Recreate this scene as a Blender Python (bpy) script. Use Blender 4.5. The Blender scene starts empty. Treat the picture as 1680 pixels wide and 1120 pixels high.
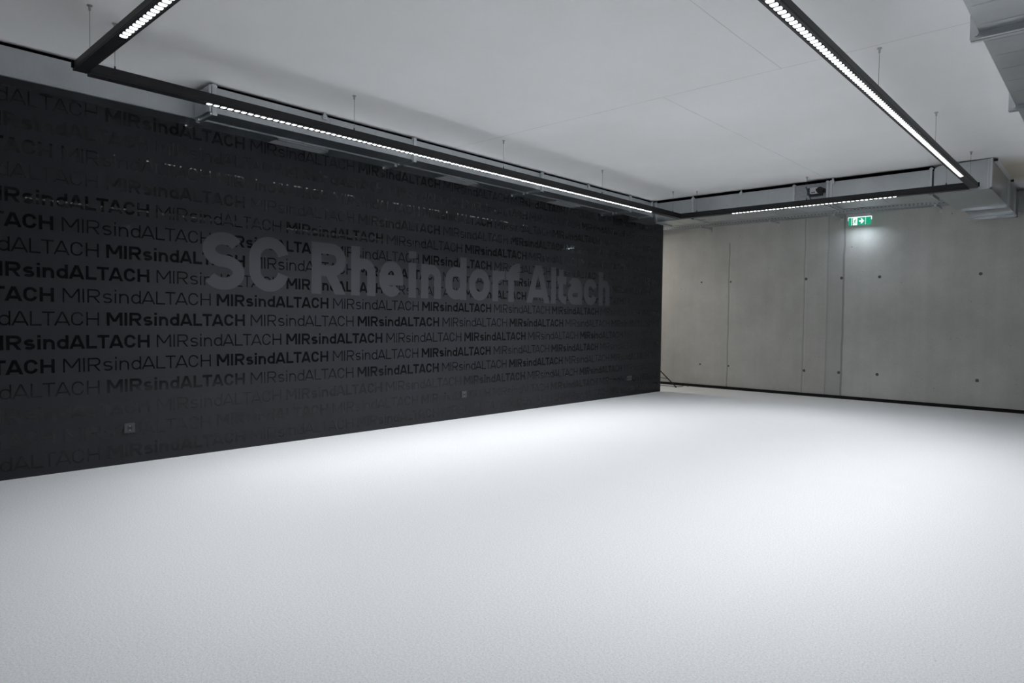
import bpy, bmesh, math, random
from mathutils import Matrix, Vector
random.seed(7)
C = bpy.context.scene.collection
sc = bpy.context.scene

# ------------------------------------------------------------------ camera
CAM = (0.0, 0.0, 1.25)
FPX = 1097.4718
def cam_axes(yaw=132.56112, pitch=-1.81189, roll=-0.70681):
    a, b, g = (math.radians(v) for v in (yaw, pitch, roll))
    f = Vector((math.cos(a) * math.cos(b), math.sin(a) * math.cos(b), math.sin(b)))
    r = Vector((math.sin(a), -math.cos(a), 0))
    d = f.cross(r)
    return math.cos(g) * r + math.sin(g) * d, -math.sin(g) * r + math.cos(g) * d, f
r_, d_, f_ = cam_axes()
cam = bpy.data.cameras.new('camera')
cam.sensor_fit = 'HORIZONTAL'; cam.sensor_width = 36; cam.lens = FPX / 1680 * 36
cam.clip_start = 0.05; cam.clip_end = 100
camo = bpy.data.objects.new('camera', cam); C.objects.link(camo)
camo.matrix_world = Matrix(((r_.x, -d_.x, -f_.x, CAM[0]), (r_.y, -d_.y, -f_.y, CAM[1]),
                            (r_.z, -d_.z, -f_.z, CAM[2]), (0, 0, 0, 1)))
sc.camera = camo

# ------------------------------------------------------------------ world, exposure
w = bpy.data.worlds.new('world'); sc.world = w; w.use_nodes = True
w.node_tree.nodes['Background'].inputs[0].default_value = (0.5, 0.55, 0.6, 1)
w.node_tree.nodes['Background'].inputs[1].default_value = 0.02
sc.view_settings.view_transform = 'Standard'; sc.view_settings.look = 'None'
sc.view_settings.gamma = 1; sc.view_settings.use_curve_mapping = False
sc.view_settings.exposure = 0.0
W_PER_M = 11.0          # watts per metre of every light bar
SPREAD = 116             # beam angle of the louvred light bars (degrees)
LAMP_COL = (0.955, 0.975, 1.0)

# ------------------------------------------------------------------ room numbers (metres)
XW = -6.18              # black wall
YB = 12.02              # concrete wall
ZC = 3.192              # ceiling
Y_END = 10.71           # end of the black wall
X_OUT, X_R, Y_F = -9.2, 3.4, -3.2

# ------------------------------------------------------------------ material helpers
def new_mat(name):
    m = bpy.data.materials.new(name); m.use_nodes = True
    return m, m.node_tree, m.node_tree.nodes['Principled BSDF']
class NT:
    def __init__(s, nt): s.nt = nt
    def n(s, t, **kw):
        x = s.nt.nodes.new(t)
        for k, v in kw.items(): setattr(x, k, v)
        return x
    def link(s, a, b): s.nt.links.new(a, b)
    def math(s, op, a, b=None, clamp=False):
        x = s.n('ShaderNodeMath', operation=op); x.use_clamp = clamp
        for i, v in enumerate((a, b)):
            if v is None: continue
            if hasattr(v, 'is_linked'): s.link(v, x.inputs[i])
            else: x.inputs[i].default_value = v
        return x.outputs[0]
    def noise(s, vec, scale, detail=4, rough=0.55):
        x = s.n('ShaderNodeTexNoise'); s.link(vec, x.inputs['Vector'])
        x.inputs['Scale'].default_value = scale; x.inputs['Detail'].default_value = detail
        x.inputs['Roughness'].default_value = rough
        return x.outputs['Fac']
    def ramp(s, fac, pts):
        x = s.n('ShaderNodeValToRGB'); s.link(fac, x.inputs[0])
        e = x.color_ramp.elements
        while len(e) < len(pts): e.new(0.5)
        for k, (p, c) in enumerate(pts):
            e[k].position = p; e[k].color = (*c, 1) if len(c) == 3 else c
        return x.outputs[0]
    def mix(s, fac, a, b, blend='MIX'):
        x = s.n('ShaderNodeMix', data_type='RGBA', blend_type=blend)
        for sock, v in ((x.inputs[0], fac), (x.inputs[6], a), (x.inputs[7], b)):
            if hasattr(v, 'is_linked'): s.link(v, sock)
            else: sock.default_value = v if not isinstance(v, tuple) else (*v, 1)[:4]
        return x.outputs[2]
    def coords(s, scale=None):
        t = s.n('ShaderNodeTexCoord').outputs['Object']
        if scale:
            m = s.n('ShaderNodeMapping'); m.inputs['Scale'].default_value = scale
            s.link(t, m.inputs['Vector']); return m.outputs[0]
        return t
    def bump(s, h, bsdf, strength=0.2, dist=0.01):
        b = s.n('ShaderNodeBump'); b.inputs['Strength'].default_value = strength
        b.inputs['Distance'].default_value = dist
        s.link(h, b.inputs['Height']); s.link(b.outputs[0], bsdf.inputs['Normal'])
def plain(name, col, rough=0.5, metal=0.0, spec=0.5, var=0.0, vscale=30):
    m, nt, b = new_mat(name); k = NT(nt)
    b.inputs['Roughness'].default_value = rough; b.inputs['Metallic'].default_value = metal
    b.inputs['Specular IOR Level'].default_value = spec
    if var:
        f = k.noise(k.coords(), vscale, 3)
        lo = tuple(c * (1 - var) for c in col); hi = tuple(c * (1 + var) for c in col)
        k.link(k.ramp(f, [(0.3, lo), (0.7, hi)]), b.inputs['Base Color'])
    else: b.inputs['Base Color'].default_value = (*col, 1)
    return m
def emit(name, col, strength):
    m, nt, b = new_mat(name)
    b.inputs['Base Color'].default_value = (0.02, 0.02, 0.02, 1)
    b.inputs['Emission Color'].default_value = (*col, 1)
    b.inputs['Emission Strength'].default_value = strength
    return m

def mat_floor():
    m, nt, b = new_mat('floor_felt'); k = NT(nt); co = k.coords()
    fine = k.noise(co, 330, 2, 0.7); mid = k.noise(co, 110, 3, 0.6); big = k.noise(co, 0.9, 3)
    f = k.math('ADD', k.math('MULTIPLY', fine, 0.6), k.math('MULTIPLY', mid, 0.4))
    c = k.ramp(f, [(0.36, (0.60, 0.61, 0.625)), (0.5, (0.80, 0.81, 0.825)), (0.62, (0.93, 0.935, 0.945))])
    c = k.mix(k.math('MULTIPLY', k.math('SUBTRACT', big, 0.4, True), 0.5, True), c, (0.74, 0.75, 0.765))
    v = k.n('ShaderNodeTexVoronoi'); k.link(co, v.inputs['Vector']); v.inputs['Scale'].default_value = 3.2
    spot = k.math('LESS_THAN', v.outputs['Distance'], 0.011)
    c = k.mix(k.math('MULTIPLY', spot, 0.6), c, (0.2, 0.2, 0.2))
    k.link(c, b.inputs['Base Color'])
    b.inputs['Roughness'].default_value = 0.9; b.inputs['Specular IOR Level'].default_value = 0.1
    k.bump(f, b, 0.15, 0.003)
    return m
def line_mask(k, coord, pos, half):
    return k.math('LESS_THAN', k.math('ABSOLUTE', k.math('SUBTRACT', coord, pos)), half)
def mat_ceiling():
    m, nt, b = new_mat('ceiling_plaster'); k = NT(nt); co = k.coords()
    sx = k.n('ShaderNodeSeparateXYZ'); k.link(co, sx.inputs[0]); X, Y = sx.outputs[0], sx.outputs[1]
    big = k.noise(co, 0.7, 4); fine = k.noise(co, 60, 3)
    c = k.ramp(big, [(0.35, (0.90, 0.90, 0.895)), (0.65, (0.945, 0.945, 0.945))])
    c = k.mix(k.math('MULTIPLY', fine, 0.1), c, (0.6, 0.6, 0.59))
    wob = k.math('MULTIPLY', k.math('SUBTRACT', k.noise(co, 1.5, 2), 0.5), 0.02)
    Xw, Yw = k.math('ADD', X, wob), k.math('ADD', Y, wob)
    gt = k.math('GREATER_THAN', Y, 5.17); lt = k.math('LESS_THAN', Y, 5.17)
    seam = line_mask(k, Yw, 5.17, 0.0035)
    for px, side in ((-3.01, gt), (-2.0, lt), (0.1, gt)):
        seam = k.math('MAXIMUM', seam, k.math('MULTIPLY', line_mask(k, Xw, px, 0.003), side))
    seam = k.math('MULTIPLY', seam, k.math('MULTIPLY', k.noise(co, 2.5, 2), 0.75))
    c = k.mix(seam, c, (0.35, 0.35, 0.34))
    v = k.n('ShaderNodeTexVoronoi'); k.link(co, v.inputs['Vector']); v.inputs['Scale'].default_value = 1.3
    c = k.mix(k.math('MULTIPLY', k.math('LESS_THAN', v.outputs['Distance'], 0.012), 0.5), c, (0.3, 0.3, 0.3))
    # bare slab edge beyond the right-hand duct, warm light painted into its brown
    bare = k.math('MULTIPLY', k.math('GREATER_THAN', X, -1.16), k.math('MULTIPLY',
        k.math('MULTIPLY', k.math('SUBTRACT', k.math('ADD', Y, k.math('MULTIPLY', wob, 12)), 9.45), 1.6, True),
        k.math('MULTIPLY', k.math('SUBTRACT', 11.3, k.math('ADD', Y, k.math('MULTIPLY', wob, 12))), 2.0, True)))
    c = k.mix(k.math('MULTIPLY', bare, 0.75), c, (0.50, 0.42, 0.30))
    k.link(c, b.inputs['Base Color'])
    b.inputs['Roughness'].default_value = 0.85; b.inputs['Specular IOR Level'].default_value = 0.2
    k.bump(big, b, 0.05, 0.02)
    return m
def mat_concrete(name, marks=False):
    m, nt, b = new_mat(name); k = NT(nt); co = k.coords()
    sx = k.n('ShaderNodeSeparateXYZ'); k.link(co, sx.inputs[0]); X, Z = sx.outputs[0], sx.outputs[2]
    cl = k.noise(co, 1.1, 6, 0.6); st = k.noise(k.coords((7, 7, 0.35)), 1.0, 4); fine = k.noise(co, 90, 3, 0.7)
    f = k.math('ADD', k.math('MULTIPLY', cl, 0.52), k.math('ADD', k.math('MULTIPLY', st, 0.14), k.math('MULTIPLY', fine, 0.34)))
    c = k.ramp(f, [(0.38, (0.49, 0.487, 0.460)), (0.5, (0.575, 0.572, 0.545)), (0.62, (0.66, 0.656, 0.63))])
    for s_, r_max in ((5.0, 0.03), (11.0, 0.05)):   # air pores
        v = k.n('ShaderNodeTexVoronoi'); k.link(co, v.inputs['Vector']); v.inputs['Scale'].default_value = s_
        rr = k.math('MULTIPLY', k.math('SUBTRACT', k.noise(co, 2.1 * s_ / 5, 2), 0.47, True), r_max * 9)
        c = k.mix(k.math('MULTIPLY', k.math('LESS_THAN', v.outputs['Distance'], rr), 0.65), c, (0.10, 0.10, 0.095))
    h = fine
    if marks:
        wob = k.math('MULTIPLY', k.math('SUBTRACT', k.noise(k.coords((0.2, 0.2, 3)), 1.0, 3), 0.5), 0.03)
        Xw = k.math('ADD', X, wob)
        band = k.math('MULTIPLY', k.math('GREATER_THAN', Xw, -3.77), k.math('LESS_THAN', Xw, -3.515))
        c = k.mix(k.math('MULTIPLY', band, 0.25), c, (0.33, 0.33, 0.34))
        low = k.math('LESS_THAN', Z, 2.75)
        for px, half, a in ((-5.525, 0.012, 0.6), (-4.153, 0.012, 0.4), (-3.77, 0.012, 0.35), (-3.515, 0.016, 0.65)):
            ln = k.math('MULTIPLY', line_mask(k, Xw, px, half), a)
            if px == -5.525: ln = k.math('MULTIPLY', ln, low)
            c = k.mix(ln, c, (0.24, 0.24, 0.235)); h = k.math('SUBTRACT', h, ln)
        for px in (-5.50, -4.125):
            c = k.mix(k.math('MULTIPLY', line_mask(k, Xw, px, 0.008), 0.3), c, (0.66, 0.66, 0.64))
    k.link(c, b.inputs['Base Color'])
    b.inputs['Roughness'].default_value = 0.75; b.inputs['Specular IOR Level'].default_value = 0.25
    k.bump(h, b, 0.25, 0.006)
    return m
def mat_galv(name, base, rough):
    m, nt, b = new_mat(name); k = NT(nt); co = k.coords()
    v = k.n('ShaderNodeTexVoronoi'); k.link(co, v.inputs['Vector']); v.inputs['Scale'].default_value = 60
    g = k.noise(co, 2.0, 3)
    c = k.ramp(g, [(0.3, tuple(x * 0.9 for x in base)), (0.7, tuple(x * 1.08 for x in base))])
    c = k.mix(k.math('MULTIPLY', v.outputs['Color'], 0.12), c, (0.75, 0.78, 0.8))
    k.link(c, b.inputs['Base Color'])
    b.inputs['Metallic'].default_value = 1.0
    k.link(k.math('ADD', k.math('MULTIPLY', g, 0.15), rough - 0.075), b.inputs['Roughness'])
    k.bump(k.noise(co, 5.0, 2), b, 0.12, 0.02)
    return m
def mat_black_wall():
    m, nt, b = new_mat('black_wall_paint'); k = NT(nt); co = k.coords()
    g = k.noise(co, 1.2, 3); f = k.noise(co, 250, 2)
    k.link(k.ramp(g, [(0.3, (0.032, 0.0345, 0.039)), (0.7, (0.037, 0.0395, 0.0445))]), b.inputs['Base Color'])
    b.inputs['Roughness'].default_value = 0.6; b.inputs['Specular IOR Level'].default_value = 0.12
    k.bump(f, b, 0.08, 0.001)
    return m
M = dict(
    floor=mat_floor(), ceiling=mat_ceiling(), concrete=mat_concrete('concrete'), board=mat_concrete('board_marked_concrete', True),
    plaster=plain('grey_plaster', (0.22, 0.22, 0.22), 0.85, 0, 0.15),
    wall=mat_black_wall(), galv=mat_galv('galvanised_steel', (0.56, 0.59, 0.61), 0.31),
    flange=mat_galv('bright_galvanised_steel', (0.68, 0.71, 0.73), 0.3),
    grille=plain('grille_aluminium', (0.30, 0.31, 0.325), 0.4, 0.2, 0.5),
    dark_slot=plain('dark_slot', (0.03, 0.035, 0.04), 0.6),
    bar=plain('black_anodised_aluminium', (0.015, 0.015, 0.017), 0.45, 0.0, 0.4),
    cap=plain('black_end_cap', (0.008, 0.008, 0.008), 0.7, 0, 0.2),
    led=emit('led_lens', (0.97, 0.985, 1.0), 1.5), core=emit('led_core', (0.97, 0.985, 1.0), 20.0),
    vinyl=plain('gloss_black_vinyl', (0.0062, 0.0067, 0.0077), 0.03, 0, 0.30),
    title=plain('grey_vinyl', (0.062, 0.065, 0.073), 0.6, 0, 0.2),
    base=plain('black_baseboard', (0.008, 0.008, 0.009), 0.5, 0, 0.3),
    socket=plain('grey_socket_plastic', (0.07, 0.074, 0.08), 0.4, 0, 0.4),
    socket_in=plain('dark_socket_cup', (0.012, 0.013, 0.015), 0.4),
    steel=plain('steel', (0.5, 0.5, 0.5), 0.35, 1.0),
    wire=plain('grey_wire', (0.17, 0.17, 0.17), 0.5, 0.3),
    plug=plain('tie_hole_grey', (0.12, 0.12, 0.115), 0.8, 0, 0.2),
    gap_shade=plain('painted_gap_shade', (0.004, 0.004, 0.004), 0.95, 0, 0.0),  # flat black that paints the shade in the gaps above the ducts
    black=plain('black_plastic', (0.012, 0.012, 0.013), 0.45),
    white=plain('white_plastic', (0.75, 0.76, 0.78), 0.4),
    panel=plain('pale_damper_panel', (0.42, 0.44, 0.47), 0.45, 0.4, 0.5, 0.12, 25),
    sign_green=emit('exit_green', (0.004, 0.36, 0.20), 1.0),
    sign_white=emit('exit_white', (0.92, 1.0, 0.97), 1.25),
    housing=plain('sign_housing', (0.62, 0.63, 0.66), 0.4),
    cable=plain('black_cable', (0.01, 0.01, 0.011), 0.5),
    rust=plain('red_cable', (0.10, 0.02, 0.015), 0.5),
    tray=mat_galv('tray_steel', (0.50, 0.53, 0.55), 0.4),
)

# ------------------------------------------------------------------ mesh helpers
class MB:
    """collects solid shapes and links them as one mesh object"""
    def __init__(s): s.v, s.f = [], []
    def box(s, x0, x1, y0, y1, z0, z1):
        i = len(s.v)
        s.v += [(x, y, z) for z in (z0, z1) for y in (y0, y1) for x in (x0, x1)]
        s.f += [tuple(i + j for j in q) for q in ((0, 2, 3, 1), (4, 5, 7, 6), (0, 1, 5, 4), (2, 6, 7, 3), (0, 4, 6, 2), (1, 3, 7, 5))]
        return s
    def prism(s, pts, axis, a, b):
        """pts: closed outline in the two other axes (in order), extruded along axis"""
        n, i = len(pts), len(s.v)
        for t in (a, b):
            for p in pts:
                q = list(p); q.insert(axis, t); s.v.append(tuple(q))
        s.f.append(tuple(i + j for j in range(n))[::-1]); s.f.append(tuple(i + n + j for j in range(n)))
        for j in range(n):
            k = (j + 1) % n; s.f.append((i + j, i + k, i + n + k, i + n + j))
        return s
    def tube(s, pts, r, n=8):
        pts = [Vector(p) for p in pts]; i = len(s.v); m = len(pts)
        for k, p in enumerate(pts):
            t = (pts[min(k + 1, m - 1)] - pts[max(k - 1, 0)]).normalized()
            a = t.orthogonal().normalized() if k == 0 else (a - t * a.dot(t)).normalized()
            b = t.cross(a)
            for j in range(n):
                th = 2 * math.pi * j / n
                s.v.append(tuple(p + r * (math.cos(th) * a + math.sin(th) * b)))
        for k in range(m - 1):
            for j in range(n):
                u = (j + 1) % n
                s.f.append((i + k * n + j, i + k * n + u, i + (k + 1) * n + u, i + (k + 1) * n + j))
        s.f.append(tuple(i + j for j in range(n))[::-1]); s.f.append(tuple(i + (m - 1) * n + j for j in range(n)))
        return s
    def cyl(s, p, axis, r, h, n=20, r2=None):
        r2 = r if r2 is None else r2; i = len(s.v)
        for t, rr in ((0, r), (h, r2)):
            for j in range(n):
                th = 2 * math.pi * j / n
                q = [rr * math.cos(th), rr * math.sin(th)]; q.insert(axis, t)
                s.v.append(tuple(q[c] + p[c] for c in range(3)))
        s.f.append(tuple(i + j for j in range(n))[::-1]); s.f.append(tuple(i + n + j for j in range(n)))
        for j in range(n):
            k = (j + 1) % n; s.f.append((i + j, i + k, i + n + k, i + n + j))
        return s
    def mesh(s, name, mat):
        me = bpy.data.meshes.new(name); me.from_pydata(s.v, [], s.f); me.materials.append(mat)
        bm = bmesh.new(); bm.from_mesh(me); bmesh.ops.recalc_face_normals(bm, faces=bm.faces); bm.to_mesh(me); bm.free()
        return me
    def build(s, name, mat, parent=None, bevel=0.0, smooth=False):
        o = bpy.data.objects.new(name, s.mesh(name, mat)); C.objects.link(o)
        if parent is not None:
            o.parent = parent; o.matrix_parent_inverse = PINV.get(parent.name, Matrix())
        if bevel:
            md = o.modifiers.new('bevel', 'BEVEL'); md.width = bevel; md.segments = 2; md.limit_method = 'ANGLE'
        if smooth:
            for p in o.data.polygons: p.use_smooth = True
        return o
PINV = {}
def thing(name, label, cat, loc, group=None):
    o = bpy.data.objects.new(name, None); C.objects.link(o); o.location = loc; o.empty_display_size = 0.1
    PINV[o.name] = Matrix.Translation(-Vector(loc))
    return tag(o, label, cat, group)
def tag(o, label, cat, group=None):
    o['label'] = label; o['category'] = cat
    if group: o['group'] = group
    return o
def struct(o): o['kind'] = 'structure'; return o

# ------------------------------------------------------------------ the setting
struct(MB().box(X_OUT - .2, X_R + .2, Y_F - .2, YB + .2, -0.2, 0).build('floor', M['floor']))
struct(MB().box(X_OUT - .2, X_R + .2, Y_F - .2, YB + .2, ZC, ZC + 0.2).build('ceiling', M['ceiling']))
wall_back = struct(MB().box(X_OUT, X_R, YB, YB + .2, 0, ZC).build('wall_back', M['board']))
struct(MB().box(X_R, X_R + .2, Y_F, YB + .2, 0, ZC).build('wall_right', M['plaster']))
struct(MB().box(X_OUT, X_R, Y_F - .2, Y_F, 0, ZC).build('wall_front', M['plaster']))
struct(MB().box(X_OUT - .2, X_OUT, Y_F, YB + .2, 0, ZC).build('wall_outer', M['concrete']))
wall_left = struct(MB().box(XW - 0.14, XW, Y_F, Y_END, 0, ZC).build('wall_left', M['wall']))
struct(MB().box(X_OUT, X_R, YB - 0.014, YB, 0, 0.052).build('baseboard_back', M['base']))
for px, pz in ((-6.08, 2.03), (-5.49, 2.02), (-4.125, 2.03), (-3.548, 2.026), (-2.972, 2.027), (-1.619, 2.025),
               (-6.075, .445), (-5.50, .443), (-4.12, .438), (-3.553, .438), (-2.967, .443), (-1.619, .44)):
    rr = 0.024 if px > -5.3 else 0.017
    MB().cyl((px, YB - 0.003, pz), 1, rr, 0.004, 20).build('tie_hole_plug', M['plug'], wall_back)

# ------------------------------------------------------------------ lettering drawn with strokes
def arc(cx, cy, rx, ry, a0, a1, n=12):
    return [(cx + rx * math.cos(math.radians(a0 + (a1 - a0) * k / n)), cy + ry * math.sin(math.radians(a0 + (a1 - a0) * k / n))) for k in range(n + 1)]
def slab(x0, y0, x1, y1, s):
    """diagonal stroke with level ends"""
    L = math.hypot(x1 - x0, y1 - y0); hw = s / 2 * L / abs(y1 - y0)
    return ('poly', [(x0 - hw, y0), (x0 + hw, y0), (x1 + hw, y1), (x1 - hw, y1)])
def glyph(ch, w, H, X, s):
    h = s / 2; L = lambda *p: ('line', list(p)); P = lambda p: ('line', p); Q = lambda p: ('loop', p)
    if ch == 'M':
        return [L((h, 0), (h, H)), L((w - h, 0), (w - h, H)), slab(w / 2, .30 * H, s * .62, H, s), slab(w / 2, .30 * H, w - s * .62, H, s)]
    if ch == 'I' or ch == 'l': return [L((h, 0), (h, H))]
    if ch == 'i': return [L((h, 0), (h, X)), L((h, max(X + .1 * H, H - s * 1.05)), (h, H + .02 * H))]
    if ch == 'R':
        m = .46 * H; ry = (H - h - m) / 2; rx = min(ry * 1.05, w * .5 - h); cx = w - h - rx
        return [L((h, 0), (h, H)), P([(h, H - h)] + arc(cx, m + ry, rx, ry, 90, -90, 14) + [(h, m)]), slab(w - s * .58, 0, w * .50, m, s)]
    if ch == 'A':
        hs = s * .56
        y = .25 * H; k = y / H * (w / 2 - hs)
        return [slab(hs, 0, w / 2 - s * .10, H, s), slab(w - hs, 0, w / 2 + s * .10, H, s), L((hs + k, y), (w - hs - k, y))]
    if ch == 'L': return [L((h, 0), (h, H)), L((s, h), (w, h))]
    if ch == 'T': return [L((0, H - h), (w, H - h)), L((w / 2, 0), (w / 2, H - s))]
    if ch == 'H': return [L((h, 0), (h, H)), L((w - h, 0), (w - h, H)), L((s, .5 * H), (w - s, .5 * H))]
    if ch in 'Cc':
        T = H if ch == 'C' else X; rx = w / 2 - h; ry = min(rx, T / 2 - h)
        return [P(arc(w / 2, T - h - ry, rx, ry, 12, 180, 14) + arc(w / 2, h + ry, rx, ry, 180, 348, 14))]
    if ch in 'Ss':
        T = H if ch == 'S' else X; rx = w / 2 - h; ry = (T / 2 - h) / 2
        return [P(arc(w / 2, T - h - ry, rx * .96, ry, 28, 270, 18) + arc(w / 2, h + ry, rx, ry, 90, -152, 18)[1:])]
    if ch in 'nh':
        T = X if ch == 'n' else H; rx = w / 2 - h; ry = min(rx, .45 * X)
        return [L((h, 0), (h, T)), P(arc(w / 2, X - h - ry, rx, ry, 180, 0, 14) + [(w - h, 0)])]
    if ch in 'do':
        rx = w / 2 - h; ry = min(rx, X / 2 - h)
        o = Q(arc(w / 2, X - h - ry, rx, ry, 0, 180, 14) + arc(w / 2, h + ry, rx, ry, 180, 360, 14)[:-1 if X / 2 - h <= rx else None])
        return [o] if ch == 'o' else [o, L((w - h, 0), (w - h, H))]
    if ch == 'e':
        rx = w / 2 - h; ry = X / 2 - h
        return [L((s * .9, .47 * X), (w - s * .9, .47 * X)), P([(w - h, .47 * X - h)] + arc(w / 2, X - h - ry, rx, ry, 0, 180, 14) + arc(w / 2, h + ry, rx, ry, 180, 318, 12))]
    if ch == 'r':
        rx = w - h * 1.4; return [L((h, 0), (h, X)), P(arc(h + rx, X - h - rx * .7, rx, rx * .7, 180, 78, 10))]
    if ch == 'f':
        cx = w * .36; rx = w - cx - h * .2
        return [P([(cx, 0), (cx, H - h - rx * .6)] + arc(cx + rx, H - h - rx * .6, rx, rx * .6, 180, 90, 8)[1:]), L((0, X - h), (w * .92, X - h))]
    if ch == 't':
        cx = w * .38; rx = w - cx - h * .2
        return [P([(cx, H * .96), (cx, h + rx * .6)] + arc(cx + rx, h + rx * .6, rx, rx * .6, 180, 270, 8)[1:]), L((0, X - h), (w * .95, X - h))]
    if ch == 'a':
        rx = w / 2 - h; r2 = .225 * X
        return [P(arc(w / 2, X - h - rx * .8, rx * .95, rx * .8, 155, 0, 14) + [(w - h, X - h - rx * .8), (w - h, 0)]),
                P([(w - h, h + 2 * r2)] + arc(h + r2, h + r2, r2, r2, 90, 270, 12) + [(w - h * 1.5, h)])]
    return []
def add_stroke(mb, item, s, du, dv, base, t, sx=1.0):
    """writes one stroke as a thin solid on the black wall (u along +y, v up)"""
    kind, pts = item
    def to(p, d): return (base + d, du + p[0] * sx, dv + p[1])
    i = len(mb.v)
    if kind == 'poly':
        L = [pts[0], pts[3]]; R = [pts[1], pts[2]]; closed = False
    else:
        P = [Vector(pts[0])]
        for q in pts[1:]:
            if (Vector(q) - P[-1]).length > 1e-5: P.append(Vector(q))
        closed = kind == 'loop'
        if closed and (P[0] - P[-1]).length < 1e-5: P.pop()
        n = len(P); L, R = [], []
        for k in range(n):
            a = P[k] - P[k - 1] if (k > 0 or closed) else P[1] - P[0]
            b = P[(k + 1) % n] - P[k] if (k < n - 1 or closed) else a
            if a.length < 1e-6: a = b
            a, b = a.normalized(), b.normalized(); tt = (a + b)
            tt = tt.normalized() if tt.length > 1e-4 else a
            nr = Vector((-tt.y, tt.x)); m = s / 2 / max(0.5, nr.dot(Vector((-a.y, a.x))))
            L.append(tuple(P[k] + nr * m)); R.append(tuple(P[k] - nr * m))
    n = len(L)
    for k in range(n): mb.v += [to(L[k], t), to(R[k], t), to(L[k], 0), to(R[k], 0)]
    for k in range(n if closed else n - 1):
        a, b = i + 4 * k, i + 4 * ((k + 1) % n)
        mb.f += [(a, a + 1, b + 1, b), (a + 2, b + 2, b + 3, a + 3), (a, b, b + 2, a + 2), (a + 1, a + 3, b + 3, b + 1)]
    if not closed:
        e = i + 4 * (n - 1); mb.f += [(i, i + 2, i + 3, i + 1), (e, e + 1, e + 3, e + 2)]
WID = {'M': .90, 'I': 0, 'R': .70, 's': .52, 'i': 0, 'n': .55, 'd': .57, 'A': .84, 'L': .56, 'T': .64, 'C': .66, 'H': .70}
PHRASE = 'MIRsindALTACH'
def phrase_layout(bold):
    s = .195 if bold else .104; gap = .12 if bold else .15
    x, out = 0.0, []
    for k, ch in enumerate(PHRASE):
        wd = WID[ch] + (.08 if bold else 0) if WID[ch] else s
        pair = PHRASE[k - 1:k + 1] if k else ''
        x += {'LT': .02, 'TA': -.03, 'dA': .03, 'AL': .06, 'AC': .04}.get(pair, gap) if k else 0
        out.append((ch, x, wd)); x += wd
    return out, x, s
LAY = {True: phrase_layout(True), False: phrase_layout(False)}
CAPH = 0.110
def add_phrase(mb, bold, y, z):
    lay, tot, s = LAY[bold]; target = (1.172 if bold else 1.158) / CAPH; sx = target / tot
    for ch, x, wd in lay:
        y0 = y + x * sx * CAPH
        if y0 < -2.9 or y0 + wd * CAPH * sx > Y_END - .02: continue
        for q, it in enumerate(glyph(ch, wd * CAPH * sx, CAPH, .735 * CAPH, s * CAPH)):
            add_stroke(mb, it, s * CAPH, y0, z, XW, 0.0004 + 0.00004 * q)
PH = {0: 3.395, 1: 0.26, 2: 1.797}      # start of a heavy phrase in the three alternating row types
for n in range(-1, 15):
    z = 1.35 + (7 - n) * 0.1855
    if n == -1: z = 2.826
    if n == 14: z = 0.06
    mb = MB(); y = PH[n % 3]
    while y > -3.5: y -= 2.441
    while y < Y_END:
        add_phrase(mb, True, y, z); add_phrase(mb, False, y + 1.229, z); y += 2.441
    mb.build('slogan_row', M['vinyl'], wall_left)
title = thing('wall_lettering', 'huge grey letters spelling a club title across the middle of the black wall', 'lettering', (XW, 5.8, 1.5))
TH = 0.532
for ch, y0, y1 in (('S', 2.568, 2.965), ('C', 3.011, 3.420), ('R', 3.675, 4.083), ('h', 4.150, 4.470), ('e', 4.517, 4.855), ('i', 4.934, 5.047),
                   ('n', 5.122, 5.436), ('d', 5.505, 5.862), ('o', 5.910, 6.283), ('r', 6.333, 6.560), ('f', 6.590, 6.890), ('A', 7.010, 7.525),
                   ('l', 7.556, 7.676), ('t', 7.700, 7.925), ('a', 7.952, 8.312), ('c', 8.362, 8.692), ('h', 8.745, 9.045)):
    mb = MB()
    for q, it in enumerate(glyph(ch, y1 - y0, TH, .765 * TH, .113)):
        add_stroke(mb, it, .113, y0, 1.5, XW, 0.0012 + 0.00008 * q)
    mb.build('title_letter', M['title'], title)

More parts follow.
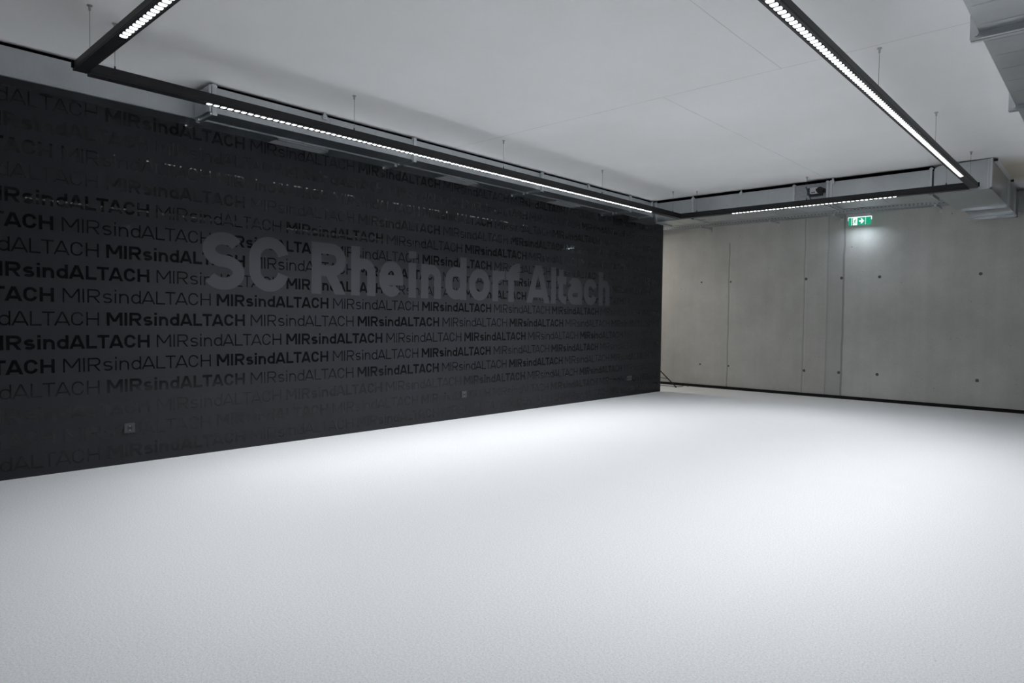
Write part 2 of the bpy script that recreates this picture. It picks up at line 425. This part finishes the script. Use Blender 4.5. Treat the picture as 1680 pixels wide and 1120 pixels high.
# ------------------------------------------------------------------ light bars
def rrect(cx, cy, w, h, r, n=4):
    out = []
    for sx, sy, a in ((1, 1, 0), (-1, 1, 90), (-1, -1, 180), (1, -1, 270)):
        for k in range(n + 1):
            th = math.radians(a + 90 * k / n)
            out.append((cx + sx * (w / 2 - r) + r * math.cos(th), cy + sy * (h / 2 - r) + r * math.sin(th)))
    return out
def led_mesh(spots, z):
    a = MB()
    for x, y in spots: a.prism(rrect(x, y, .039, .039, .012), 2, z - .006, z)
    n = len(a.f)
    for x, y in spots: a.cyl((x, y, z - .0066), 2, .012, .0008, 12)      # the bright chip in the middle of the lens
    me = a.mesh('led_cell', M['led']); me.materials.append(M['core'])
    for p in me.polygons[n:]: p.material_index = 1
    return me
CELL = led_mesh([(0, 0)], 0)
PITCH = 0.0525
def light_bar(label, axis, lo, hi, c, zb, zt, led0, count, wires, caps, power=1.0):
    """axis 0/1: bar runs along x/y from lo to hi, centred on c on the other axis"""
    W = 0.078; base = [0, 0, zb]; base[axis] = (lo + hi) / 2; base[1 - axis] = c
    t = thing('linear_light', label, 'light', base, 'black suspended linear lights')
    def B(mb, a0, a1, b0, b1, z0, z1):
        return mb.box(a0, a1, b0, b1, z0, z1) if axis == 0 else mb.box(b0, b1, a0, a1, z0, z1)
    m = MB(); h = W / 2; led1 = led0 + count * PITCH
    B(m, lo, hi, c - h, c + h, zb + .012, zt)                                   # profile body
    for s_ in (-1, 1):
        a = sorted((c + s_ * h, c + s_ * (h - .013)))
        B(m, lo, hi, a[0], a[1], zb, zb + .012)                                 # lower lips
    if led0 > lo: B(m, lo, led0 - .004, c - h + .013, c + h - .013, zb + .001, zb + .012)   # blank covers
    if hi > led1: B(m, led1 + .004, hi, c - h + .013, c + h - .013, zb + .001, zb + .012)
    m.build('profile', M['bar'], t)
    g = MB()
    for s_ in (-1, 1):
        a = sorted((c + s_ * (h + .0006), c + s_ * (h - .002)))
        B(g, lo + .001, hi - .001, a[0], a[1], zb + .010, zb + .0125)
    g.build('side_groove', M['cap'], t)
    lv = MB()                                                                    # louvre the lenses sit in
    B(lv, led0 - .003, led1 + .003, c - .0255, c + .0255, zb + .006, zb + .0118)
    for k in range(count + 1):
        B(lv, led0 + k * PITCH - .0045, led0 + k * PITCH + .0045, c - .0255, c + .0255, zb + .001, zb + .006)
    lv.build('louvre', M['cap'], t)
    order = sorted(range(count), key=lambda k: abs(led0 + (k + .5) * PITCH - (CAM[axis])))
    vis = [k for k in order if axis == 0 or c < -3 or led0 + (k + .5) * PITCH > 3.05][:100]
    rest = [k for k in range(count) if k not in vis]
    for k in sorted(vis):
        o = bpy.data.objects.new('led_cell', CELL); C.objects.link(o)
        p = [0, 0, zb + .0055]; p[axis] = led0 + (k + .5) * PITCH; p[1 - axis] = c
        o.location = p; o.parent = t; o.matrix_parent_inverse = PINV[t.name]
    if rest:
        sp = []
        for k in rest:
            ctr = [0, 0]; ctr[axis] = led0 + (k + .5) * PITCH; ctr[1 - axis] = c; sp.append(tuple(ctr))
        o = bpy.data.objects.new('led_cells', led_mesh(sp, zb + .0055)); C.objects.link(o)
        o.parent = t; o.matrix_parent_inverse = PINV[t.name]; o['kind'] = 'stuff'
    for wv in wires:
        p = [0, 0]; p[axis] = wv; p[1 - axis] = c
        wr = MB().cyl((p[0], p[1], zt + .02), 2, .0013, ZC - .03 - zt, 8).build('suspension_wire', M['wire'], t)
        MB().cyl((p[0], p[1], ZC - .034), 2, .007, .030, 14).cyl((p[0], p[1], ZC - .006), 2, .016, .006, 16).build('ceiling_anchor', M['steel'], wr)
        MB().cyl((p[0], p[1], zt), 2, .009, .012, 12).cyl((p[0], p[1], zt + .012), 2, .005, .016, 10).build('cable_gripper', M['black'], wr)
    for a, b0, b1 in caps:
        m = MB(); B(m, a, a + .012, b0, b1, zb + .012, zt + .006); m.build('end_cap', M['cap'], t)
    L = bpy.data.lights.new('linear_light_lamp', 'AREA'); L.shape = 'RECTANGLE'
    L.size, L.size_y = (led1 - led0, .04) if axis == 0 else (.04, led1 - led0)
    L.energy = W_PER_M * power * (led1 - led0); L.color = LAMP_COL; L.spread = math.radians(SPREAD)
    lo_ = bpy.data.objects.new('linear_light_lamp', L); C.objects.link(lo_)
    p = [0, 0, zb - .004]; p[axis] = (led0 + led1) / 2; p[1 - axis] = c; lo_.location = p
    lo_.parent = t; lo_.matrix_parent_inverse = PINV[t.name]
    return t
XL, XR, YN, YK = -5.024, -1.338, 1.328, 9.185
light_bar('long black linear light hung along the black lettered wall, in front of the ducts', 1, YN + .041, YK + .039, XL, 2.811, 2.882,
          2.118, 119, (1.521, 3.398, 5.299, 7.150, 8.971), [], 0.96)
light_bar('long black linear light at right, running overhead toward the concrete wall', 1, YN + .041, YK + .075, XR, 2.828, 2.884,
          2.22, 119, (1.52, 3.37, 5.235, 7.137, 8.987), [(YK + .065, XR + .030, XR + .052)], 0.86)
light_bar('short black linear light in the top left corner, crossing above the viewer', 0, XL - .048, XR + .039, YN, 2.829, 2.882,
          -4.262, 40, (-4.852, -3.17, -1.6), [(XL - .030, YN - .052, YN - .030)], 0.55)
light_bar('black linear light hung before the concrete wall, below the duct with the damper', 0, XL + .039, XR - .039, YK, 2.811, 2.884,
          -4.205, 40, (-4.75, -3.173, -1.6), [], 0.65)

# ------------------------------------------------------------------ air ducts
def bead_rows(mb, axis, lo, hi, step, faces, fixed):
    """shallow stiffening beads across the duct skin"""
    a = lo + step
    while a < hi - step * .5:
        for f in faces: f(mb, a)
        a += step
def flange_y(y, x0, x1, z0, z1, sides, parent, t=.034, p=.028):
    m = MB()
    if 'b' in sides: m.box(x0, x1 + (p if 'r' in sides else 0), y, y + t, z0 - p, z0 + .001); m.box(x0, x1, y - .012, y + t + .012, z0 - .004, z0 + .001)
    if 'r' in sides: m.box(x1 - .001, x1 + p, y, y + t, z0, z1 + .02); m.box(x1 - .001, x1 + .004, y - .012, y + t + .012, z0, z1)
    if 'l' in sides: m.box(x0 - p, x0 + .001, y, y + t, z0 - p, z1 + .02)
    for bx, bz in ((x1 + .012, z0 - .014), (x1 + .012, z1 + .008)):
        if 'r' in sides: m.cyl((bx, y - .012, bz), 1, .009, t + .024, 6)
    if 'b' in sides and 'l' not in sides: m.cyl((x0 + .02, y - .012, z0 - .016), 1, .009, t + .024, 6)
    return m.build('flange', M['flange'], parent)
ZD0, ZD1 = 2.945, 3.153
XA, XBF = -5.924, -5.652
FY = (2.425, 4.548, 6.662, 8.757)
# wall duct
dA = thing('air_duct', 'slim galvanised duct lying on top of the black wall, with air grilles beneath', 'duct', (-6.05, 3.0, ZD0))
m = MB().box(XW + .004, XA, Y_F, 9.02, ZD0, ZD1)
bead_rows(m, 1, -3, 2.35, .42, [lambda q, a: q.box(XA - .001, XA + .0025, a, a + .012, ZD0 + .01, ZD1 - .01)], None)
m.build('duct_body', M['galv'], dA)
MB().box(XA - .002, XA + .003, Y_F, 2.38, ZD0 - .002, ZD0 + .003).box(XA - .001, XA + .003, Y_F, 2.38, ZD0 + .010, ZD0 + .013).box(XA - .016, XA - .012, Y_F, 9.0, ZD0 - .0035, ZD0 + .001).build('seam_strip', M['galv'], dA)
for y in FY: flange_y(y, XW + .006, XA - .03, ZD0, ZD1, 'b', dA)
for y0, y1 in ((3.185, 3.763), (5.289, 5.867), (7.393, 7.971)):
    x0, x1 = -6.158, -5.985
    g = MB().box(x0, x1, y0, y0 + .022, ZD0 - .010, ZD0 + .001).box(x0, x1, y1 - .022, y1, ZD0 - .010, ZD0 + .001)
    g.box(x0, x0 + .022, y0, y1, ZD0 - .010, ZD0 + .001).box(x1 - .022, x1, y0, y1, ZD0 - .010, ZD0 + .001)
    g = g.build('air_grille', M['grille'], dA)
    s_ = MB()
    for k in range(6): xx = x0 + .028 + k * .021; s_.box(xx, xx + .009, y0 + .022, y1 - .022, ZD0 - .007, ZD0 - .003)
    s_.build('grille_blades', M['grille'], g)
    MB().box(x0 + .022, x1 - .022, y0 + .022, y1 - .022, ZD0 - .002, ZD0 - .0005).build('grille_throat', M['dark_slot'], g)
MB().box(XW + .004, XA - .05, Y_F, 9.0, ZD1 - .001, ZC - .001).build('gap_shadow', M['gap_shade'], dA)  # added black strip standing in for the shadow gap under the ceiling
# front duct
dB = thing('air_duct', 'galvanised duct bolted beside the wall duct, behind the long light bar', 'duct', (-5.79, 6, ZD0))
m = MB().box(XA + .004, XBF, 2.40, 9.44, ZD0, ZD1 + .003)
bead_rows(m, 1, 2.5, 9.4, .525, [lambda q, a: q.box(XBF - .001, XBF + .0025, a, a + .012, ZD0 + .01, ZD1 - .01)], None)
m.build('duct_body', M['galv'], dB)
MB().box(XA + .012, XA + .0155, 2.46, 9.43, ZD0 - .0035, ZD0 + .001).build('seam_strip', M['galv'], dB)
for y in FY + (9.40,): flange_y(y, XA + .02, XBF, ZD0, ZD1, 'br', dB)
MB().box(XBF - .001, XBF + .022, 2.405, 2.418, ZD0, ZD1 + .01).build('end_rail', M['flange'], dB)
for y in (3.489, 7.70):
    MB().box(XBF - .02, XBF + .020, y - .022, y + .022, ZD1 - .03, ZD1 + .012).box(XBF - .006, XBF + .016, y - .012, y + .012, ZD1, ZC).cyl((XBF + .02, y, ZD1 - .012), 0, .008, .01, 8).build('hanger_bracket', M['flange'], dB)
MB().box(XA, XBF - .05, 2.45, 9.44, ZD1 + .002, ZC - .001).build('gap_shadow', M['gap_shade'], dB)  # black strip paints the shade between front duct and ceiling
# duct along the concrete wall
YC0, YC1, ZE0, ZE1 = 9.45, 9.95, 2.845, 3.140
dC = thing('air_duct', 'galvanised duct with a damper motor, running before the concrete wall', 'duct', (-3.7, 9.7, ZE0))
m = MB().box(-5.62, -3.43, YC0, YC1, ZE0, ZE1).box(-2.99, -1.80, YC0, YC1, ZE0, ZE1)
for lo, hi in ((-5.6, -3.45), (-2.95, -1.8)):
    bead_rows(m, 0, lo, hi, .30, [lambda q, a: q.box(a, a + .010, YC0 - .003, YC0 + .001, ZE0 + .01, ZE1 - .01),
                                  lambda q, a: q.box(a, a + .010, YC0 + .01, YC1 - .01, ZE0 - .003, ZE0 + .001)], None)
m.build('duct_body', M['galv'], dC)
MB().box(-5.6, -1.80, YC0 + .05, YC1 - .02, ZE1 - .001, ZC - .001).build('gap_shadow', M['gap_shade'], dC)  # shadow line above this duct, put in as a black strip
MB().box(-6.10, -5.625, 9.46, 10.05, 2.909, ZD1).build('duct_elbow', M['galv'], dC)
MB().box(-3.43, -2.99, YC0 - .004, YC1, ZE0, ZE1 + .003).build('damper_section', M['panel'], dC)
for x in (-5.60, -4.951, -3.44, -3.005, -2.955, -1.812):
    m = MB().box(x, x + .022, YC0 - .024, YC0 + .001, ZE0 - .02, ZE1 + .02).box(x, x + .022, YC0 - .024, YC1, ZE0 - .022, ZE0 + .001)
    m.cyl((x - .01, YC0 - .014, ZE1 + .006), 0, .009, .045, 6).cyl((x - .01, YC0 - .014, ZE0 - .01), 0, .009, .045, 6).build('flange', M['flange'], dC)
for x in (-4.951, -4.189, -2.93):
    MB().box(x - .02, x + .02, YC0 - .016, YC0 + .03, ZE1 - .03, ZE1 + .012).box(x - .010, x + .010, YC0 - .006, YC0 + .012, ZE1, ZC).build('hanger_bracket', M['flange'], dC)
act = MB().prism(rrect(-3.147, 3.040, .102, .078, .006), 1, YC0 - .075, YC0 - .004).build('damper_motor', M['white'], dC)
MB().box(-3.238, -3.198, YC0 - .06, YC0 - .004, 2.990, 3.080).box(-3.215, -3.05, YC0 - .03, YC0 - .004, 2.972, 3.001).build('motor_bracket', M['dark_slot'], act)
MB().cyl((-3.070, YC0 - .080, 3.036), 1, .044, .076, 20).box(-3.07, -3.015, YC0 - .05, YC0 - .004, 3.005, 3.055).build('motor_knob', M['black'], act)
MB().cyl((-3.168, YC0 - .078, 3.014), 1, .009, .004, 12).cyl((-3.143, YC0 - .078, 3.016), 1, .009, .004, 12).box(-3.122, -3.110, YC0 - .078, YC0 - .074, 3.03, 3.06).build('motor_terminals', M['black'], act)
MB().tube([(-3.272, YC0 - .016, 3.113), (-3.205, YC0 - .016, 2.935)], .006, 8).build('linkage_rod', M['dark_slot'], dC)
# deep fitting at the right end
dD = thing('duct_fitting', 'deep galvanised duct piece turning into the concrete wall, upper right corner', 'duct', (-1.47, 10.7, ZE0))
FX0, FX1 = -1.772, -1.208
MB().prism([(FX0, ZE0), (FX1, ZE0), (FX1, 3.182), (FX0 + .05, 3.170), (FX0 + .02, 3.155), (FX0, 3.135)], 1, 9.44, 11.0).prism([(-1.715, ZE0), (FX1, ZE0), (FX1, 3.175), (-1.715, 3.175)], 1, 11.0, YB - .003).build('duct_body', M['galv'], dD)
MB().box(FX0 + .004, FX1 + .018, 9.425, 9.442, ZE0 - .016, ZE0 + .004).box(FX1 - .03, FX1 - .018, 9.432, 9.442, ZE0, 3.18).box(FX1 - .006, FX1 + .016, 9.425, 9.46, ZE0 - .016, 3.186).build('edge_trim', M['flange'], dD)
for y, a0, a1 in ((10.90, -1.71, FX1), (11.56, -1.735, FX1), (11.90, -1.775, FX1 - .01)):
    m = MB().box(a0, a1 + .026, y, y + .032, ZE0 - .034, ZE0 + .001).box(a1 - .001, a1 + .026, y, y + .032, ZE0 - .034, 3.17).cyl((a1 + .012, y - .012, ZE0 - .02), 1, .010, .056, 6)
    m.cyl((a0 + .012, y - .012, ZE0 - .02), 1, .010, .056, 6).build('flange', M['flange'], dD)
MB().box(-1.16, 0.9, 11.72, YB - .003, 2.852, 3.13).box(-1.17, -1.14, 11.70, 11.74, 2.84, 3.15).build('side_branch', M['galv'], dD)
for y in (9.45, 10.93):
    MB().box(FX1 + .02, FX1 + .06, y, y + .03, 3.150, 3.176).build('bolt_block', M['black'], dD)
# wide duct overhead, upper right
dE = thing('air_duct', 'wide galvanised duct overhead at the upper right edge, with cross ribs', 'duct', (-.25, 5, 2.85))
EX0, EX1 = -.642, .16
m = MB().box(EX0, EX1, -1.0, 8.6, 2.85, 3.16)
bead_rows(m, 1, -.9, 8.6, .275, [lambda q, a: q.box(EX0 + .02, EX1 - .02, a, a + .02, 2.8488, 2.851)], None)
m.build('duct_body', M['galv'], dE)
for y in (-.40, 1.215, 2.83, 4.46, 6.09, 7.72):
    m = MB().box(EX0 - .042, EX1 + .042, y - .030, y - .004, 2.818, 2.851).box(EX0 - .042, EX1 + .042, y + .004, y + .030, 2.818, 2.851)
    m.box(EX0 - .042, EX0 + .001, y - .030, y + .030, 2.851, 3.186).box(EX1 - .001, EX1 + .042, y - .030, y + .030, 2.851, 3.186)
    m.cyl((EX0 - .012, y - .042, 2.84), 1, .013, .084, 6).build('flange', M['flange'], dE)

# ------------------------------------------------------------------ cable tray and cables
def tray_mesh():
    v, f, idx = [], [], {}
    def vid(p):
        k = tuple(round(c, 4) for c in p)
        if k not in idx: idx[k] = len(v); v.append(k)
        return idx[k]
    def sheet(fn, n_col, rows, hole_rows, step, slot):
        for i in range(n_col):
            cols = ((i * step, i * step + slot, True), (i * step + slot, (i + 1) * step, False))
            for c0, c1, hole in cols:
                for j in range(len(rows) - 1):
                    if hole and j in hole_rows: continue
                    f.append([vid(fn(c0, rows[j])), vid(fn(c1, rows[j])), vid(fn(c1, rows[j + 1])), vid(fn(c0, rows[j + 1]))])
    x0, n, st = -8.0, 110, .055
    sheet(lambda a, b: (x0 + a, 11.60, b), n, (3.045, 3.058, 3.066, 3.080, 3.088, 3.102), (1, 3), st, .026)
    sheet(lambda a, b: (x0 + a, b, 3.045), n, (11.60, 11.625, 11.655, 11.69, 11.72, 11.75, 11.775, 11.80), (1, 3, 5), st, .026)
    sheet(lambda a, b: (x0 + a, 11.80, b), n, (3.045, 3.058, 3.066, 3.080, 3.088, 3.102), (1, 3), st, .026)
    me = bpy.data.meshes.new('cable_tray'); me.from_pydata(v, [], f); me.materials.append(M['tray']); return me
ct = thing('cable_tray', 'perforated steel cable tray along the top of the concrete wall', 'cable tray', (-5, 11.7, 3.045))
o = bpy.data.objects.new('tray_channel', tray_mesh()); C.objects.link(o); o.parent = ct; o.matrix_parent_inverse = PINV[ct.name]
md = o.modifiers.new('sheet', 'SOLIDIFY'); md.thickness = .0015
for x in (-7.2, -5.9, -4.62, -3.57, -2.15):
    MB().box(x - .015, x + .015, 11.59, YB - .002, 3.020, 3.043).box(x - .015, x + .015, YB - .01, YB - .002, 2.98, 3.09).build('wall_bracket', M['flange'], ct)
MB().box(-1.965, -1.935, 11.585, 11.83, 3.03, 3.06).build('end_bracket', M['flange'], ct)
for k, (yy, zz, am, lb, mt) in enumerate(((11.632, 3.064, .028, 'black cable bulging over the front lip of the cable tray', 'cable'),
                                          (11.67, 3.072, .045, 'black cable arching highest above the cable tray', 'cable'),
                                          (11.72, 3.062, .02, 'dark red cable at the back of the cable tray', 'rust'))):
    pts = []
    for i in range(90):
        x = -7.95 + i * 5.98 / 89
        z = zz + am * max(0, math.sin((x + 3.6) * 1.75 + k)) if x > -3.6 else zz + .006 * math.sin(x * 5 + k)
        pts.append((x, yy + .006 * math.sin(x * 2.3 + k * 2), z + .006 * math.sin(x * 3 + k)))
    tag(MB().tube(pts, .010, 8).build('cable', M[mt], None, 0, True), lb, 'cable', 'cables in the tray')

# ------------------------------------------------------------------ exit sign
SY = 11.78
ex = thing('exit_sign', 'green lit exit sign with running figure and right arrow, under the cable tray', 'sign', (-3.23, SY, 2.85))
def SX(x): return x * 11.78 / 11.62
def SZ(z): return 1.25 + (z - 1.25) * 11.78 / 11.62
MB().prism(rrect(SX(-3.185), SZ(2.991), .335, .050, .008), 1, SY - .035, SY + .035).build('sign_housing', M['housing'], ex)
MB().box(SX(-3.30), SX(-3.28), SY - .01, YB - .001, SZ(2.985), SZ(3.005)).box(SX(-3.09), SX(-3.07), SY - .01, YB - .001, SZ(2.985), SZ(3.005)).build('mounting_bracket', M['flange'], ex)
MB().box(SX(-3.358), SX(-3.010), SY - .007, SY + .006, SZ(2.955), SZ(2.966)).box(SX(-3.358), SX(-3.350), SY - .007, SY + .006, SZ(2.912), SZ(2.956)).box(SX(-3.018), SX(-3.010), SY - .007, SY + .006, SZ(2.912), SZ(2.956)).build('edge_glow', M['sign_white'], ex)
MB().box(SX(-3.350), SX(-3.018), SY - .006, SY + .001, SZ(2.836), SZ(2.955)).build('sign_panel', M['sign_green'], ex)
pc = MB().box(SX(-3.281), SX(-3.218), SY - .009, SY - .006, SZ(2.838), SZ(2.951)).build('pictogram_field', M['sign_white'], ex)
man = MB().cyl((SX(-3.242), SY - .012, SZ(2.930)), 1, .008, .003, 14)
yk = SY - .012
def limb(m, p, q, t):
    a, b = Vector((SX(p[0]), SZ(p[1]))), Vector((SX(q[0]), SZ(q[1]))); d = (b - a).normalized(); nn = Vector((-d.y, d.x)) * t / 2
    m.prism([tuple(a + nn), tuple(b + nn), tuple(b - nn), tuple(a - nn)], 1, yk, yk + .003)
for p, q, t in (((-3.246, 2.919), (-3.256, 2.886), .014), ((-3.247, 2.916), (-3.234, 2.901), .006), ((-3.234, 2.902), (-3.226, 2.908), .006),
                ((-3.249, 2.916), (-3.266, 2.908), .006), ((-3.266, 2.909), (-3.269, 2.895), .006), ((-3.255, 2.889), (-3.239, 2.875), .008),
                ((-3.239, 2.876), (-3.235, 2.849), .007), ((-3.257, 2.889), (-3.264, 2.868), .008), ((-3.264, 2.869), (-3.279, 2.863), .007)):
    limb(man, p, q, t)
man.build('running_figure', M['sign_green'], pc)
MB().prism([(SX(x), SZ(z)) for x, z in ((-3.190, 2.885), (-3.155, 2.885), (-3.170, 2.858), (-3.150, 2.858), (-3.118, 2.897), (-3.150, 2.936), (-3.170, 2.936), (-3.155, 2.909), (-3.190, 2.909))], 1, SY - .009, SY - .006).build('arrow', M['sign_white'], ex)
for x in (-3.300, -3.098): MB().box(SX(x) - .003, SX(x) + .003, SY - .008, SY - .006, SZ(2.836), SZ(2.955)).build('divider_line', M['sign_white'], ex)
L = bpy.data.lights.new('sign_downlight', 'AREA'); L.shape = 'RECTANGLE'; L.size = .30; L.size_y = .02; L.energy = 2.2; L.color = (.78, .89, 1.0)
o = bpy.data.objects.new('sign_downlight', L); C.objects.link(o); o.location = (SX(-3.185), SY + .012, SZ(2.832)); o.parent = ex; o.matrix_parent_inverse = PINV[ex.name]

# ------------------------------------------------------------------ sockets on the black wall
def socket(y, z, gangs, label):
    n = gangs; wd = .081 + .071 * (n - 1)
    t = thing('wall_socket', label, 'socket', (XW, y, z), 'sockets low on the black wall')
    MB().prism(rrect(y, z, wd, .081, .004), 0, XW, XW + .010).build('frame', M['socket'], t, .001)
    for k in range(n):
        yy = y - .0355 * (n - 1) + .071 * k
        ins = MB().prism(rrect(yy, z, .055, .055, .003), 0, XW + .010, XW + .0115).build('insert', M['socket'], t)
        MB().cyl((XW + .0112, yy, z), 0, .0195, .0009, 24).build('socket_cup', M['socket_in'], ins)
        MB().box(XW + .012, XW + .0135, yy - .003, yy + .003, z - .021, z - .013).box(XW + .012, XW + .0135, yy - .003, yy + .003, z + .013, z + .021).build('earth_clip', M['steel'], ins)
socket(1.963, .302, 1, 'grey wall socket low on the black wall, nearest the viewer')
socket(5.837, .302, 1, 'grey wall socket midway along the black wall, just above the floor')
socket(9.67, .298, 2, 'double wall socket at the far end of the black wall')

# ------------------------------------------------------------------ tripod behind the wall end and its cable
tp = thing('tripod_stand', 'black tripod stand half hidden behind the far end of the black wall', 'stand', (-7.0, 11.45, 0))
MB().cyl((-7.0, 11.45, .18), 2, .014, 1.35, 14).cyl((-7.0, 11.45, .58), 2, .026, .07, 16).build('centre_pole', M['black'], tp)
for fx, fy in ((-6.335, 11.56), (-7.42, 11.86), (-7.30, 10.92)):
    lg = MB().tube([(-7.0 + (fx + 7) * .03, 11.45 + (fy - 11.45) * .03, .615), (fx, fy, .014)], .011, 10).build('leg', M['black'], tp)
    MB().cyl((fx, fy, 0), 2, .016, .03, 12, .012).build('rubber_foot', M['black'], lg)
    MB().tube([(-7.0, 11.45, .2), (-7.0 + (fx + 7) * .74, 11.45 + (fy - 11.45) * .74, .165)], .006, 8).build('brace', M['black'], tp)
pts = [(-6.95 + .09 * k, 11.72 + .02 * math.sin(k * 1.1), .006) for k in range(6)] + [(-6.44, 11.66, .006), (-6.38, 11.70, .006), (-6.34, 11.80, .006), (-6.34, 11.90, .02), (-6.31, 11.945, .028), (-6.27, 11.93, .012), (-6.26, 11.88, .006)]
tag(MB().tube(pts, .006, 8).build('floor_cable', M['cable'], None, 0, True), 'thin black cable lying on the floor by the tripod foot', 'cable')

# lamp of the space behind the black wall
bl = thing('batten_light', 'plain white ceiling lamp hidden behind the black wall', 'light', (-7.9, 10.6, ZC - .05))
MB().box(-8.5, -7.3, 10.54, 10.66, ZC - .05, ZC).build('lamp_body', M['white'], bl)
L = bpy.data.lights.new('batten_light_lamp', 'AREA'); L.shape = 'RECTANGLE'; L.size = 1.15; L.size_y = .1; L.energy = 33; L.color = (1, .95, .86)
o = bpy.data.objects.new('batten_light_lamp', L); C.objects.link(o); o.location = (-7.9, 10.6, ZC - .056); o.parent = bl; o.matrix_parent_inverse = PINV[bl.name]
